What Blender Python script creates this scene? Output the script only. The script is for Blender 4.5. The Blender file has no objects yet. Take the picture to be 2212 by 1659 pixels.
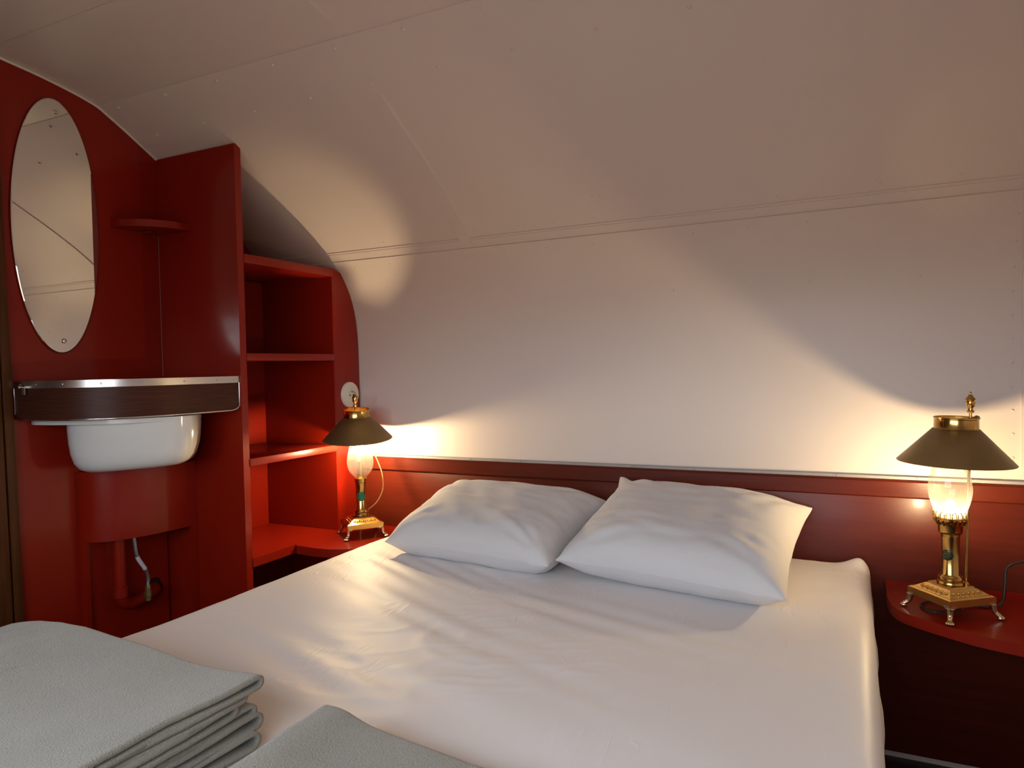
import bpy, bmesh, math, random
from mathutils import Vector, Matrix, noise
PI = math.pi
random.seed(7)
CZ = 1.01                       # eye height above the floor
sc = bpy.context.scene
COL = sc.collection

# ------------------------------------------------------------------ helpers
def link_mesh(name, bm, mat, parent=None, smooth=False, angle=35):
    me = bpy.data.meshes.new(name)
    bmesh.ops.recalc_face_normals(bm, faces=bm.faces)
    bm.to_mesh(me); bm.free()
    o = bpy.data.objects.new(name, me); COL.objects.link(o)
    if mat: me.materials.append(mat)
    if smooth:
        me.polygons.foreach_set('use_smooth', [True]*len(me.polygons))
        try: me.set_sharp_from_angle(angle=math.radians(angle))
        except Exception: pass
    if parent: o.parent = parent
    return o

def empty(name, loc=(0, 0, 0), rz=0):
    o = bpy.data.objects.new(name, None); COL.objects.link(o)
    o.location = loc; o.rotation_euler = (0, 0, rz); o.empty_display_size = .05
    return o

def tag(o, label, cat, group=None):
    o['label'] = label; o['category'] = cat
    if group: o['group'] = group
    return o

def struct(o):
    o['kind'] = 'structure'; return o

def bm_box(bm, x0, x1, y0, y1, z0, z1, bev=0.0):
    vs = [bm.verts.new(p) for p in ((x0,y0,z0),(x1,y0,z0),(x1,y1,z0),(x0,y1,z0),(x0,y0,z1),(x1,y0,z1),(x1,y1,z1),(x0,y1,z1))]
    fs = [bm.faces.new([vs[i] for i in f]) for f in ((0,3,2,1),(4,5,6,7),(0,1,5,4),(1,2,6,5),(2,3,7,6),(3,0,4,7))]
    if bev > 0:
        es = list({e for f in fs for e in f.edges})
        bmesh.ops.bevel(bm, geom=es, offset=bev, segments=2, profile=.5, affect='EDGES')
    return bm

def box(name, ext, mat, parent=None, bev=.002):
    bm = bmesh.new(); bm_box(bm, *ext, bev)
    return link_mesh(name, bm, mat, parent, smooth=bev > 0, angle=40)

def bm_prism(bm, pts, vec, cap=True):
    """closed polygon pts (3D) swept by vec"""
    a = [bm.verts.new(p) for p in pts]; v = Vector(vec)
    b = [bm.verts.new(Vector(p)+v) for p in pts]
    n = len(pts); sides = []
    for i in range(n):
        sides.append(bm.faces.new((a[i], a[(i+1) % n], b[(i+1) % n], b[i])))
    if cap:
        bm.faces.new(list(reversed(a))); bm.faces.new(b)
    return sides

def prism(name, pts, vec, mat, parent=None, bev=.0015, smooth=True, angle=35):
    bm = bmesh.new(); bm_prism(bm, pts, vec)
    if bev > 0:
        es = [e for e in bm.edges if len(e.link_faces) == 2 and e.calc_face_angle(0) > .6]
        bmesh.ops.bevel(bm, geom=es, offset=bev, segments=2, profile=.5, affect='EDGES')
    return link_mesh(name, bm, mat, parent, smooth, angle)

def bm_lathe(bm, prof, n=40, c=(0, 0, 0), close=False):
    rings = []
    for r, z in prof:
        rings.append([bm.verts.new((c[0]+r*math.cos(2*PI*i/n), c[1]+r*math.sin(2*PI*i/n), c[2]+z)) for i in range(n)])
    m = len(rings)
    for k in range(m if close else m-1):
        A, B = rings[k], rings[(k+1) % m]
        for i in range(n):
            bm.faces.new((A[i], A[(i+1) % n], B[(i+1) % n], B[i]))
    if not close:
        if prof[0][0] > 1e-5: bm.faces.new(list(reversed(rings[0])))
        if prof[-1][0] > 1e-5: bm.faces.new(rings[-1])
    bmesh.ops.remove_doubles(bm, verts=bm.verts, dist=1e-6)
    return bm

def lathe(name, prof, mat, parent=None, n=40, c=(0, 0, 0), close=False, angle=40):
    bm = bmesh.new(); bm_lathe(bm, prof, n, c, close)
    return link_mesh(name, bm, mat, parent, True, angle)

def smooth_path(pts, per=8):
    P = [Vector(p) for p in pts]; out = []
    for i in range(len(P)-1):
        p0 = P[max(i-1, 0)]; p1 = P[i]; p2 = P[i+1]; p3 = P[min(i+2, len(P)-1)]
        for k in range(per):
            t = k/per
            out.append(.5*((2*p1)+(-p0+p2)*t+(2*p0-5*p1+4*p2-p3)*t*t+(-p0+3*p1-3*p2+p3)*t**3))
    out.append(P[-1]); return out

def bm_tube(bm, pts, r, n=10, cap=True):
    P = [Vector(p) for p in pts]; rings = []
    up = Vector((0, 0, 1))
    t0 = (P[1]-P[0]).normalized()
    if abs(t0.dot(up)) > .9: up = Vector((1, 0, 0))
    u = (up - t0*up.dot(t0)).normalized()
    for i, p in enumerate(P):
        t = (P[min(i+1, len(P)-1)]-P[max(i-1, 0)]).normalized()
        u = (u - t*u.dot(t)).normalized(); w = t.cross(u)
        rr = r[i] if isinstance(r, (list, tuple)) else r
        rings.append([bm.verts.new(p+(u*math.cos(2*PI*k/n)+w*math.sin(2*PI*k/n))*rr) for k in range(n)])
    for A, B in zip(rings, rings[1:]):
        for i in range(n): bm.faces.new((A[i], A[(i+1) % n], B[(i+1) % n], B[i]))
    if cap:
        bm.faces.new(list(reversed(rings[0]))); bm.faces.new(rings[-1])
    return bm

def tube(name, pts, r, mat, parent=None, n=10):
    bm = bmesh.new(); bm_tube(bm, pts, r, n)
    return link_mesh(name, bm, mat, parent, True, 50)

def bm_dome(bm, c, normal, r, h, n=8):
    """little rivet / screw head"""
    N = Vector(normal).normalized(); q = N.to_track_quat('Z', 'Y'); C = Vector(c)
    prev = None
    for k, (rr, zz) in enumerate(((1, 0), (.8, .6), (.45, .92))):
        ring = [bm.verts.new(C+q @ Vector((rr*r*math.cos(2*PI*i/n), rr*r*math.sin(2*PI*i/n), zz*h))) for i in range(n)]
        if prev:
            for i in range(n): bm.faces.new((prev[i], prev[(i+1) % n], ring[(i+1) % n], ring[i]))
        prev = ring
    bm.faces.new(prev)

def bm_grid(bm, P):
    V = [[bm.verts.new(p) for p in row] for row in P]
    for i in range(len(P)-1):
        for j in range(len(P[0])-1):
            bm.faces.new((V[i][j], V[i+1][j], V[i+1][j+1], V[i][j+1]))
    return V

# ---------------------------------------------------------------- materials
def new_mat(name):
    m = bpy.data.materials.new(name); m.use_nodes = True
    nt = m.node_tree; b = nt.nodes.get('Principled BSDF')
    return m, nt, b

def N(nt, t, **kw):
    n = nt.nodes.new(t)
    for k, v in kw.items(): setattr(n, k, v)
    return n

def mat(name, col, rough=.5, metal=0.0, var=.06, vscale=6, bump=0.0, bscale=60, spec=.5, coat=0.0, stretch=(1, 1, 1), rvar=.0, sheen=0.0, detail=3, bdist=.002):
    m, nt, b = new_mat(name)
    tc = N(nt, 'ShaderNodeTexCoord'); mp = N(nt, 'ShaderNodeMapping'); mp.inputs['Scale'].default_value = stretch
    nt.links.new(tc.outputs['Object'], mp.inputs['Vector'])
    nz = N(nt, 'ShaderNodeTexNoise'); nz.inputs['Scale'].default_value = vscale; nz.inputs['Detail'].default_value = 6
    nt.links.new(mp.outputs['Vector'], nz.inputs['Vector'])
    mx = N(nt, 'ShaderNodeMix', data_type='RGBA')
    mx.inputs['A'].default_value = (*[max(0, c*(1-var)) for c in col], 1)
    mx.inputs['B'].default_value = (*[min(1, c*(1+var)) for c in col], 1)
    nt.links.new(nz.outputs['Fac'], mx.inputs['Factor']); nt.links.new(mx.outputs['Result'], b.inputs['Base Color'])
    b.inputs['Roughness'].default_value = rough; b.inputs['Metallic'].default_value = metal
    b.inputs['Specular IOR Level'].default_value = spec
    if coat: b.inputs['Coat Weight'].default_value = coat; b.inputs['Coat Roughness'].default_value = .12
    if sheen:
        b.inputs['Sheen Weight'].default_value = sheen; b.inputs['Sheen Roughness'].default_value = .4
    if rvar:
        mr = N(nt, 'ShaderNodeMapRange'); mr.inputs['To Min'].default_value = rough-rvar; mr.inputs['To Max'].default_value = rough+rvar
        nt.links.new(nz.outputs['Fac'], mr.inputs['Value']); nt.links.new(mr.outputs['Result'], b.inputs['Roughness'])
    if bump:
        n2 = N(nt, 'ShaderNodeTexNoise'); n2.inputs['Scale'].default_value = bscale; n2.inputs['Detail'].default_value = detail
        nt.links.new(mp.outputs['Vector'], n2.inputs['Vector'])
        bp = N(nt, 'ShaderNodeBump'); bp.inputs['Strength'].default_value = bump; bp.inputs['Distance'].default_value = bdist
        nt.links.new(n2.outputs['Fac'], bp.inputs['Height']); nt.links.new(bp.outputs['Normal'], b.inputs['Normal'])
    return m

M_CREAM = mat('cream_paint', (.73, .645, .60), .42, var=.03, vscale=2, bump=.12, bscale=220, bdist=.001)
M_RED = mat('red_paint', (.25, .0098, .0020), .38, var=.10, vscale=4, bump=.10, bscale=160, bdist=.0012, spec=.2, coat=.32)
M_MAROON = mat('mahogany_stain', (.092, .0125, .0052), .34, var=.30, vscale=5, stretch=(1, 6, 14), bump=.10, bscale=40, spec=.22, coat=.06)
M_FASCIA = mat('dark_wood_laminate', (.060, .017, .009), .42, var=.75, vscale=7, stretch=(2, 2, 55), bump=.08, bscale=20, spec=.22)
M_OAK = mat('brown_varnished_wood', (.085, .028, .008), .42, spec=.2, var=.6, vscale=6, stretch=(14, 14, 1), bump=.1, bscale=12)
M_ALU = mat('brushed_aluminium', (.72, .70, .68), .30, 1.0, var=.08, vscale=20, stretch=(1, 1, 8), rvar=.06)
M_STRIP = mat('dull_metal_strip', (.34, .31, .31), .55, .25, var=.15, vscale=20)
M_CHROME = mat('chrome_metal', (.80, .79, .77), .14, 1.0, var=.03)
M_BRASS = mat('polished_brass', (.58, .37, .12), .17, 1.0, var=.18, vscale=30, rvar=.06)
M_OLDBRASS = mat('aged_brass', (.33, .235, .10), .45, .8, var=.25, vscale=24, rvar=.08, bump=.08, bscale=90)
M_PAW = mat('worn_silver_brass', (.70, .60, .42), .22, 1.0, var=.2, vscale=60)
M_CERAMIC = mat('white_ceramic', (.74, .73, .70), .12, var=.02, coat=.6)
M_PLASTIC = mat('white_plastic', (.78, .76, .70), .35, var=.02)
M_DARK = mat('hole_shade_black', (.010, .006, .005), .7, var=.2)  # near-black colour standing in for the shade inside holes
M_CORD = mat('dark_cord_rubber', (.022, .016, .012), .45, var=.2)
M_GOLDCORD = mat('clear_gold_cord', (.35, .22, .08), .35, var=.15)
M_GREEN = mat('green_sticker', (.006, .16, .07), .4, var=.06)
M_BADGE = mat('green_enamel_badge', (.05, .07, .04), .3, .6, var=.3, vscale=120)
M_FLOOR = mat('dark_floor_vinyl', (.022, .010, .008), .45, var=.3, vscale=8)
M_PILLOW = mat('white_pillow_cotton', (.69, .68, .69), .8, var=.02, bump=.35, bscale=26, bdist=.006, detail=5, sheen=.15)
M_BASE = mat('bed_base_fabric', (.05, .03, .025), .8, var=.2)
M_MATT = mat('mattress_ticking', (.6, .56, .5), .8, var=.05)
M_TAGP = mat('pale_paper_tag', (.62, .60, .66), .6, var=.1)
M_RUBBER = mat('white_sealant', (.72, .68, .62), .5, var=.03)

# sheet: sateen cotton with fine creases
def sheet_material():
    m, nt, b = new_mat('white_sheet_sateen')
    tc = N(nt, 'ShaderNodeTexCoord')
    b.inputs['Base Color'].default_value = (.84, .815, .82, 1)
    b.inputs['Roughness'].default_value = .52; b.inputs['Sheen Weight'].default_value = .1
    nz = N(nt, 'ShaderNodeTexNoise'); nz.inputs['Scale'].default_value = 4; nz.inputs['Detail'].default_value = 3
    nt.links.new(tc.outputs['Object'], nz.inputs['Vector'])
    mx = N(nt, 'ShaderNodeMix', data_type='VECTOR'); mx.inputs['Factor'].default_value = .28
    nt.links.new(tc.outputs['Object'], mx.inputs['A']); nt.links.new(nz.outputs['Color'], mx.inputs['B'])
    mp = N(nt, 'ShaderNodeMapping'); mp.inputs['Scale'].default_value = (1.0, .45, 1); mp.inputs['Rotation'].default_value = (0, 0, .5)
    nt.links.new(mx.outputs['Result'], mp.inputs['Vector'])
    m3 = N(nt, 'ShaderNodeMapping'); m3.inputs['Scale'].default_value = (1.0, .30, 1); m3.inputs['Rotation'].default_value = (0, 0, -.75)
    nt.links.new(tc.outputs['Object'], m3.inputs['Vector'])
    vo = N(nt, 'ShaderNodeTexNoise'); vo.inputs['Scale'].default_value = 30; vo.inputs['Detail'].default_value = 1.5; vo.inputs['Distortion'].default_value = .6
    nt.links.new(m3.outputs['Vector'], vo.inputs['Vector'])
    sb = N(nt, 'ShaderNodeMath', operation='SUBTRACT'); nt.links.new(vo.outputs['Fac'], sb.inputs[0]); sb.inputs[1].default_value = .5
    ab = N(nt, 'ShaderNodeMath', operation='ABSOLUTE'); nt.links.new(sb.outputs[0], ab.inputs[0])
    mr = N(nt, 'ShaderNodeMapRange'); mr.inputs['From Max'].default_value = .06; mr.inputs['To Min'].default_value = 1; mr.inputs['To Max'].default_value = 0
    nt.links.new(ab.outputs[0], mr.inputs['Value'])
    n3 = N(nt, 'ShaderNodeTexNoise'); n3.inputs['Scale'].default_value = 7
    nt.links.new(tc.outputs['Object'], n3.inputs['Vector'])
    mk = N(nt, 'ShaderNodeMapRange'); mk.inputs['From Min'].default_value = .48; mk.inputs['From Max'].default_value = .66
    nt.links.new(n3.outputs['Fac'], mk.inputs['Value'])
    mm = N(nt, 'ShaderNodeMath', operation='MULTIPLY'); nt.links.new(mr.outputs['Result'], mm.inputs[0]); nt.links.new(mk.outputs['Result'], mm.inputs[1])
    b1 = N(nt, 'ShaderNodeBump'); b1.inputs['Strength'].default_value = .22; b1.inputs['Distance'].default_value = .003
    nt.links.new(mm.outputs[0], b1.inputs['Height'])
    nf = N(nt, 'ShaderNodeTexNoise'); nf.inputs['Scale'].default_value = 22; nf.inputs['Detail'].default_value = 5
    nt.links.new(mp.outputs['Vector'], nf.inputs['Vector'])
    b2 = N(nt, 'ShaderNodeBump'); b2.inputs['Strength'].default_value = .18; b2.inputs['Distance'].default_value = .006
    nt.links.new(nf.outputs['Fac'], b2.inputs['Height']); nt.links.new(b1.outputs['Normal'], b2.inputs['Normal'])
    nt.links.new(b2.outputs['Normal'], b.inputs['Normal'])
    return m
M_SHEET = sheet_material()

def fleece_material():
    m, nt, b = new_mat('grey_beige_fleece')
    tc = N(nt, 'ShaderNodeTexCoord')
    n1 = N(nt, 'ShaderNodeTexNoise'); n1.inputs['Scale'].default_value = 420; n1.inputs['Detail'].default_value = 4
    nt.links.new(tc.outputs['Object'], n1.inputs['Vector'])
    n2 = N(nt, 'ShaderNodeTexNoise'); n2.inputs['Scale'].default_value = 9; n2.inputs['Detail'].default_value = 4
    nt.links.new(tc.outputs['Object'], n2.inputs['Vector'])
    mx = N(nt, 'ShaderNodeMix', data_type='RGBA'); mx.inputs['A'].default_value = (.235, .225, .185, 1); mx.inputs['B'].default_value = (.42, .405, .35, 1)
    nt.links.new(n1.outputs['Fac'], mx.inputs['Factor'])
    m2 = N(nt, 'ShaderNodeMix', data_type='RGBA', blend_type='MULTIPLY'); m2.inputs['Factor'].default_value = .25
    nt.links.new(mx.outputs['Result'], m2.inputs['A']); nt.links.new(n2.outputs['Fac'], m2.inputs['B'])
    nt.links.new(m2.outputs['Result'], b.inputs['Base Color'])
    b.inputs['Roughness'].default_value = .95; b.inputs['Sheen Weight'].default_value = .35; b.inputs['Sheen Roughness'].default_value = .5
    b.inputs['Specular IOR Level'].default_value = .1
    bp = N(nt, 'ShaderNodeBump'); bp.inputs['Strength'].default_value = .75; bp.inputs['Distance'].default_value = .0025
    nt.links.new(n1.outputs['Fac'], bp.inputs['Height']); nt.links.new(bp.outputs['Normal'], b.inputs['Normal'])
    return m
M_FLEECE = fleece_material()

def glass_material(name, tint, amount):
    m, nt, b = new_mat(name); nt.nodes.remove(b)
    out = nt.nodes.get('Material Output')
    tr = N(nt, 'ShaderNodeBsdfTransparent'); tr.inputs['Color'].default_value = (*tint, 1)
    gl = N(nt, 'ShaderNodeBsdfGlossy'); gl.inputs['Roughness'].default_value = .03
    lw = N(nt, 'ShaderNodeLayerWeight'); lw.inputs['Blend'].default_value = .2
    mr = N(nt, 'ShaderNodeMapRange'); mr.inputs['To Min'].default_value = .03; mr.inputs['To Max'].default_value = amount
    nt.links.new(lw.outputs['Fresnel'], mr.inputs['Value'])
    mx = N(nt, 'ShaderNodeMixShader'); nt.links.new(mr.outputs['Result'], mx.inputs['Fac'])
    nt.links.new(tr.outputs[0], mx.inputs[1]); nt.links.new(gl.outputs[0], mx.inputs[2]); nt.links.new(mx.outputs[0], out.inputs['Surface'])
    return m
M_GLASS = glass_material('lamp_chimney_glass', (.93, .91, .86), .5)
def add_haze(m, fac):
    nt = m.node_tree; out = nt.nodes.get('Material Output'); src = out.inputs['Surface'].links[0].from_socket
    tl = N(nt, 'ShaderNodeBsdfTranslucent'); tl.inputs['Color'].default_value = (.9, .86, .75, 1)
    mx = N(nt, 'ShaderNodeMixShader'); mx.inputs['Fac'].default_value = fac
    nt.links.new(src, mx.inputs[1]); nt.links.new(tl.outputs[0], mx.inputs[2]); nt.links.new(mx.outputs[0], out.inputs['Surface'])
add_haze(M_GLASS, .022)
M_CAP = glass_material('frosted_cap_glass', (.42, .38, .32), .3)
add_haze(M_CAP, .25)
M_PANE = glass_material('window_pane_glass', (.97, .98, .98), .4)

def mirror_material():
    m, nt, b = new_mat('silvered_mirror')
    b.inputs['Base Color'].default_value = (.86, .86, .83, 1); b.inputs['Metallic'].default_value = 1; b.inputs['Roughness'].default_value = .015
    return m
M_MIRROR = mirror_material()

def bulb_material(name, strength):
    m, nt, b = new_mat(name); nt.nodes.remove(b)
    e = N(nt, 'ShaderNodeEmission'); e.inputs['Strength'].default_value = strength
    e.inputs['Color'].default_value = (1.0, .74, .41, 1)
    nt.links.new(e.outputs[0], nt.nodes.get('Material Output').inputs['Surface'])
    return m
M_BULB_A = bulb_material('glowing_bulb_a', 1480)
M_BULB_B = bulb_material('glowing_bulb_b', 1250)

# ------------------------------------------------------------ section of the vehicle (y, z above floor)
ROOF_RAW = [(1.000, 1.813), (1.04, 1.806), (1.11, 1.799), (1.174, 1.790), (1.235, 1.779), (1.287, 1.766)]
SIDE_RAW = [(1.287, 1.766), (1.330, 1.743), (1.372, 1.720), (1.457, 1.670), (1.55, 1.617), (1.65, 1.558), (1.75, 1.492), (1.836, 1.423), (1.882, 1.380),
            (1.932, 1.322), (1.972, 1.255), (1.995, 1.175), (2.004, 1.06), (2.004, .90), (2.002, .70), (2.000, .35), (2.000, 0.0)]
def sm2(raw, per=6):
    return [(v.y, v.z) for v in smooth_path([(0, y, z) for y, z in raw], per)]
YC = .875                                             # long axis of the vehicle
ROOF = [(YC, 1.822), (.94, 1.820)] + sm2(ROOF_RAW, 4)
SIDE = sm2(SIDE_RAW, 6)
def zroof(y):
    """underside of the shell at y"""
    y = YC+abs(y-YC)
    pr = ROOF+SIDE
    for (a, za), (b, zb) in zip(pr, pr[1:]):
        if a <= y <= b and b > a: return za+(zb-za)*(y-a)/(b-a)
    return 0
def mir(p): return (2*YC-p[0], p[1])
def split_at(prof, z):
    hi = [p for p in prof if p[1] >= z]; lo = [p for p in prof if p[1] < z]
    return hi, [hi[-1]]+lo
SEAM_Z = 1.383
SIDE_HI, SIDE_LO = split_at(SIDE, SEAM_Z)
XL, XR = -3.0, .95
def shell(name, prof, x0, x1, m, out=.035):
    """prof runs over the inner face; the skin gets real thickness on the outside"""
    inner = [Vector((0, y, z)) for y, z in prof]; outer = []
    for i, p in enumerate(inner):
        t = (inner[min(i+1, len(inner)-1)]-inner[max(i-1, 0)]).normalized()
        n = Vector((0, -t.z, t.y))
        if n.dot(p-Vector((0, YC, .9))) < 0: n = -n
        outer.append(p+n*out)
    pts = [(x0, p.y, p.z) for p in inner]+[(x0, p.y, p.z) for p in reversed(outer)]
    bm = bmesh.new(); bm_prism(bm, pts, (x1-x0, 0, 0))
    return link_mesh(name, bm, m, None, True, 14)

ceil_prof = [mir(p) for p in reversed(SIDE_HI)] + [mir(p) for p in reversed(ROOF[1:])][1:] + ROOF[0:] + SIDE_HI[1:]
# remove duplicates
cp = []
for p in ceil_prof:
    if not cp or (abs(p[0]-cp[-1][0])+abs(p[1]-cp[-1][1])) > 1e-5: cp.append(p)
struct(shell('ceiling', cp, XL, XR, M_CREAM))
struct(shell('wall_back', SIDE_LO, XL, XR, M_CREAM))
# front wall with a window opening behind the photographer
WX0, WX1, WZ0, WZ1 = -1.25, .25, .78, 1.33
FR = [mir(p) for p in SIDE_LO]
bm = bmesh.new()
def shell_bm(prof, x0, x1, out=.035):
    inner = [Vector((0, y, z)) for y, z in prof]; outer = []
    for i, p in enumerate(inner):
        t = (inner[min(i+1, len(inner)-1)]-inner[max(i-1, 0)]).normalized()
        n = Vector((0, -t.z, t.y))
        if n.dot(p-Vector((0, YC, .9))) < 0: n = -n
        outer.append(p+n*out)
    bm_prism(bm, [(x0, p.y, p.z) for p in inner]+[(x0, p.y, p.z) for p in reversed(outer)], (x1-x0, 0, 0))
shell_bm(FR, XL, WX0); shell_bm(FR, WX1, XR)
def fy(z):
    for (a, za), (b, zb) in zip(FR, FR[1:]):
        if zb <= z <= za: return a+(b-a)*(z-za)/(zb-za)
    return FR[-1][0]
shell_bm([p for p in FR if p[1] > WZ1]+[(fy(WZ1), WZ1)], WX0, WX1)
shell_bm([(fy(WZ0), WZ0)]+[p for p in FR if p[1] < WZ0], WX0, WX1)
struct(link_mesh('wall_front', bm, M_CREAM, None, True, 14))
# window frame and pane
w = struct(empty('window_1', ((WX0+WX1)/2, fy(1.0)-.01, WZ0)))
bm = bmesh.new()
for e in ((WX0, WX0+.03, fy(1)-.03, fy(1)+.012, WZ0, WZ1-.02), (WX1-.03, WX1, fy(1)-.03, fy(1)+.012, WZ0, WZ1-.02),
          (WX0, WX1, fy(1)-.03, fy(1)+.012, WZ0, WZ0+.03), (WX0, WX1, fy(1)-.03, fy(1)+.012, WZ1-.05, WZ1-.02)):
    bm_box(bm, *e)
o = link_mesh('window_frame', bm, M_ALU); o.parent = w; o.matrix_parent_inverse = Matrix.Translation(w.location).inverted()
bm = bmesh.new(); bm_box(bm, WX0+.02, WX1-.02, fy(1)-.018, fy(1)-.014, WZ0+.02, WZ1-.03)
o = link_mesh('window_pane', bm, M_PANE); o.parent = w; o.matrix_parent_inverse = Matrix.Translation(w.location).inverted()

struct(box('floor', (XL, XR, -.30, 2.05, -.03, 0), M_FLOOR, bev=0))
def section_wall(name, x0, x1, ya, yb, m, inset=.0):
    """cross wall between ya and yb closed by the roof line"""
    ys = [ya+(yb-ya)*i/60 for i in range(61)]
    top = [(x0, y, min(zroof(y)+.012, 1.84)) for y in ys]
    pts = [(x0, ya, 0)] + [(x0, yb, 0)] + list(reversed(top))
    # drop duplicated corner points where the shell meets the floor
    q = []
    for p in pts:
        if not q or (Vector(p)-Vector(q[-1])).length > 1e-4: q.append(p)
    bm = bmesh.new(); bm_prism(bm, q, (x1-x0, 0, 0))
    return struct(link_mesh(name, bm, m, None, False))
X0, X1, YP = -1.897, -1.572, 1.467
section_wall('wall_left', X0-.03, X0, 1.015, 2.002, M_RED)
section_wall('wall_left.001', X0-.03, X0, -.252, .36, M_RED)
section_wall('wall_end', XL-.03, XL, -.252, 2.002, M_CREAM)
section_wall('wall_right', XR, XR+.03, -.252, 2.002, M_CREAM)
# lintel over the doorway
ys = [.36+(1.035-.36)*i/20 for i in range(21)]
pts = [(X0-.03, .36, 1.72), (X0-.03, 1.035, 1.72)] + [(X0-.03, y, zroof(y)+.01) for y in reversed(ys)]
bm = bmesh.new(); bm_prism(bm, pts, (.03, 0, 0)); struct(link_mesh('wall_left.002', bm, M_RED))

# door casing at the edge of the red wall
bm = bmesh.new()
for a, b, d in ((.940, .962, .018), (.962, .968, .010), (.968, 1.006, .020), (1.006, 1.012, .011), (1.012, 1.034, .016)):
    bm_box(bm, X0-.034, X0+d, a, b, 0, 1.70, .002)
for v in bm.verts: v.co.y += .004-.0135*(v.co.z-.33)      # the old casing leans a little
struct(link_mesh('trim_1', bm, M_OAK, None, True, 40))

# ceiling laps, ribs, rivets
def on_roof(y, off=0.0):
    pr = ROOF+SIDE; z = zroof(y)
    z2 = zroof(y+.004); n = Vector((0, -(z2-z), .004)).normalized()   # outward
    return Vector((0, y, z))-n*off, -n
# rib strip running round the section (two overlapping sheets)
def rib(name, x, wdt, ya, yb, th=.003, extra=True):
    ys = [ya+(yb-ya)*i/40 for i in range(41)]
    ins = [on_roof(y, th)[0] for y in ys]; outs = [on_roof(y, -.003)[0] for y in ys]
    bm = bmesh.new()
    bm_prism(bm, [(x, p.y, p.z) for p in ins]+[(x, p.y, p.z) for p in reversed(outs)], (wdt, 0, 0))
    return struct(link_mesh(name, bm, M_CREAM, None, False))
rib('trim_2', -1.070, .035, 1.385, 1.876)
rib('trim_2.001', -1.055, .030, 1.06, 1.24)
# lap of the flat roof sheet and a centre step added to draw a shadow edge
def lap(name, ya, yb, x0, x1, th):
    ys = [ya+(yb-ya)*i/6 for i in range(7)]
    ins = [on_roof(y, th)[0] for y in ys]; outs = [on_roof(y, -.004)[0] for y in ys]
    bm = bmesh.new(); bm_prism(bm, [(x0, p.y, p.z) for p in ins]+[(x0, p.y, p.z) for p in reversed(outs)], (x1-x0, 0, 0))
    return struct(link_mesh(name, bm, M_CREAM, None, False))
lap('trim_3', 1.287, 1.425, XL+.01, XR-.01, .0028)
lap('trim_3.001', .75, 1.000, XL+.01, XR-.01, .006)
# seam moulding between ceiling and back wall: two beads and a flat strip
bm = bmesh.new()
def sidepos(z, off):
    for (a, za), (b, zb) in zip(SIDE, SIDE[1:]):
        if zb <= z <= za:
            t = (z-za)/(zb-za); y = a+(b-a)*t
            d = Vector((0, b-a, zb-za)).normalized(); n = Vector((0, d.z, -d.y))
            if n.y > 0: n = -n
            return Vector((0, y, z))+n*off
    return Vector((0, 2, z))
def strip(z1, z0, th):
    a, b = sidepos(z1, th), sidepos(z0, th); c, d = sidepos(z0, -.004), sidepos(z1, -.004)
    bm_prism(bm, [(XL+.01, *a[1:]), (XL+.01, *b[1:]), (XL+.01, *c[1:]), (XL+.01, *d[1:])], (XR-XL-.02, 0, 0))
strip(1.402, 1.399, .0022); strip(1.396, 1.378, .0012); strip(1.376, 1.370, .0032)
struct(link_mesh('trim_4', bm, M_CREAM, None, False))
# vertical seam at the right end of the back wall
bm = bmesh.new()
pr = [p for p in SIDE if .70 < p[1] < 1.365]
ins = [Vector((0, y-.006, z)) for y, z in pr]; outs = [Vector((0, y+.003, z)) for y, z in pr]
bm_prism(bm, [(.355, p.y, p.z) for p in ins]+[(.355, p.y, p.z) for p in reversed(outs)], (.03, 0, 0))
struct(link_mesh('trim_5', bm, M_CREAM, None, False))
# rivets, all in the skin they hold
bm = bmesh.new()
for k in range(14):
    p, n = on_roof(1.305, .0032); bm_dome(bm, (-1.83+k*.19, p.y, p.z), n, .0045, .0028)
    p, n = on_roof(1.400, .0032); bm_dome(bm, (-1.80+k*.19, p.y, p.z), n, .0045, .0028)
    p = sidepos(1.355, .0005); bm_dome(bm, (-1.50+k*.14, p.y, p.z), (0, -1, -.5), .0026, .0012)
    p = sidepos(1.415, .0005); bm_dome(bm, (-1.45+k*.14+.03*math.sin(k*5), p.y, p.z), (0, -.8, -.8), .0022, .001)
for k in range(11):
    z = .77+k*.056; p = sidepos(z, .0005); bm_dome(bm, (.338, p.y, p.z), (0, -1, 0), .0035, .002)
for x, z in ((-1.15, 1.21), (-.80, 1.21), (-.45, 1.215), (-.10, 1.215), (.15, 1.21), (-.62, 1.46), (-.60, 1.46)):
    p = sidepos(z, .0005); bm_dome(bm, (x, p.y, p.z), (0, -1, -.2), .0035, .002)
struct(link_mesh('trim_6', bm, M_CREAM, None, True, 60))
# white sealant line between the red wall and the roof
pts = [(X0+.002, y, zroof(y)-.0035) for y in [1.036+(YP-1.036)*i/30 for i in range(31)]]
struct(tube('trim_7', pts, .004, M_RUBBER, n=8))

# joint between the red wall and the end panel
struct(tube('trim_8', [(X0+.0015, YP-.0015, 1.004), (X0+.0015, YP-.0015, 1.43)], .0005, M_STRIP, n=6))

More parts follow.
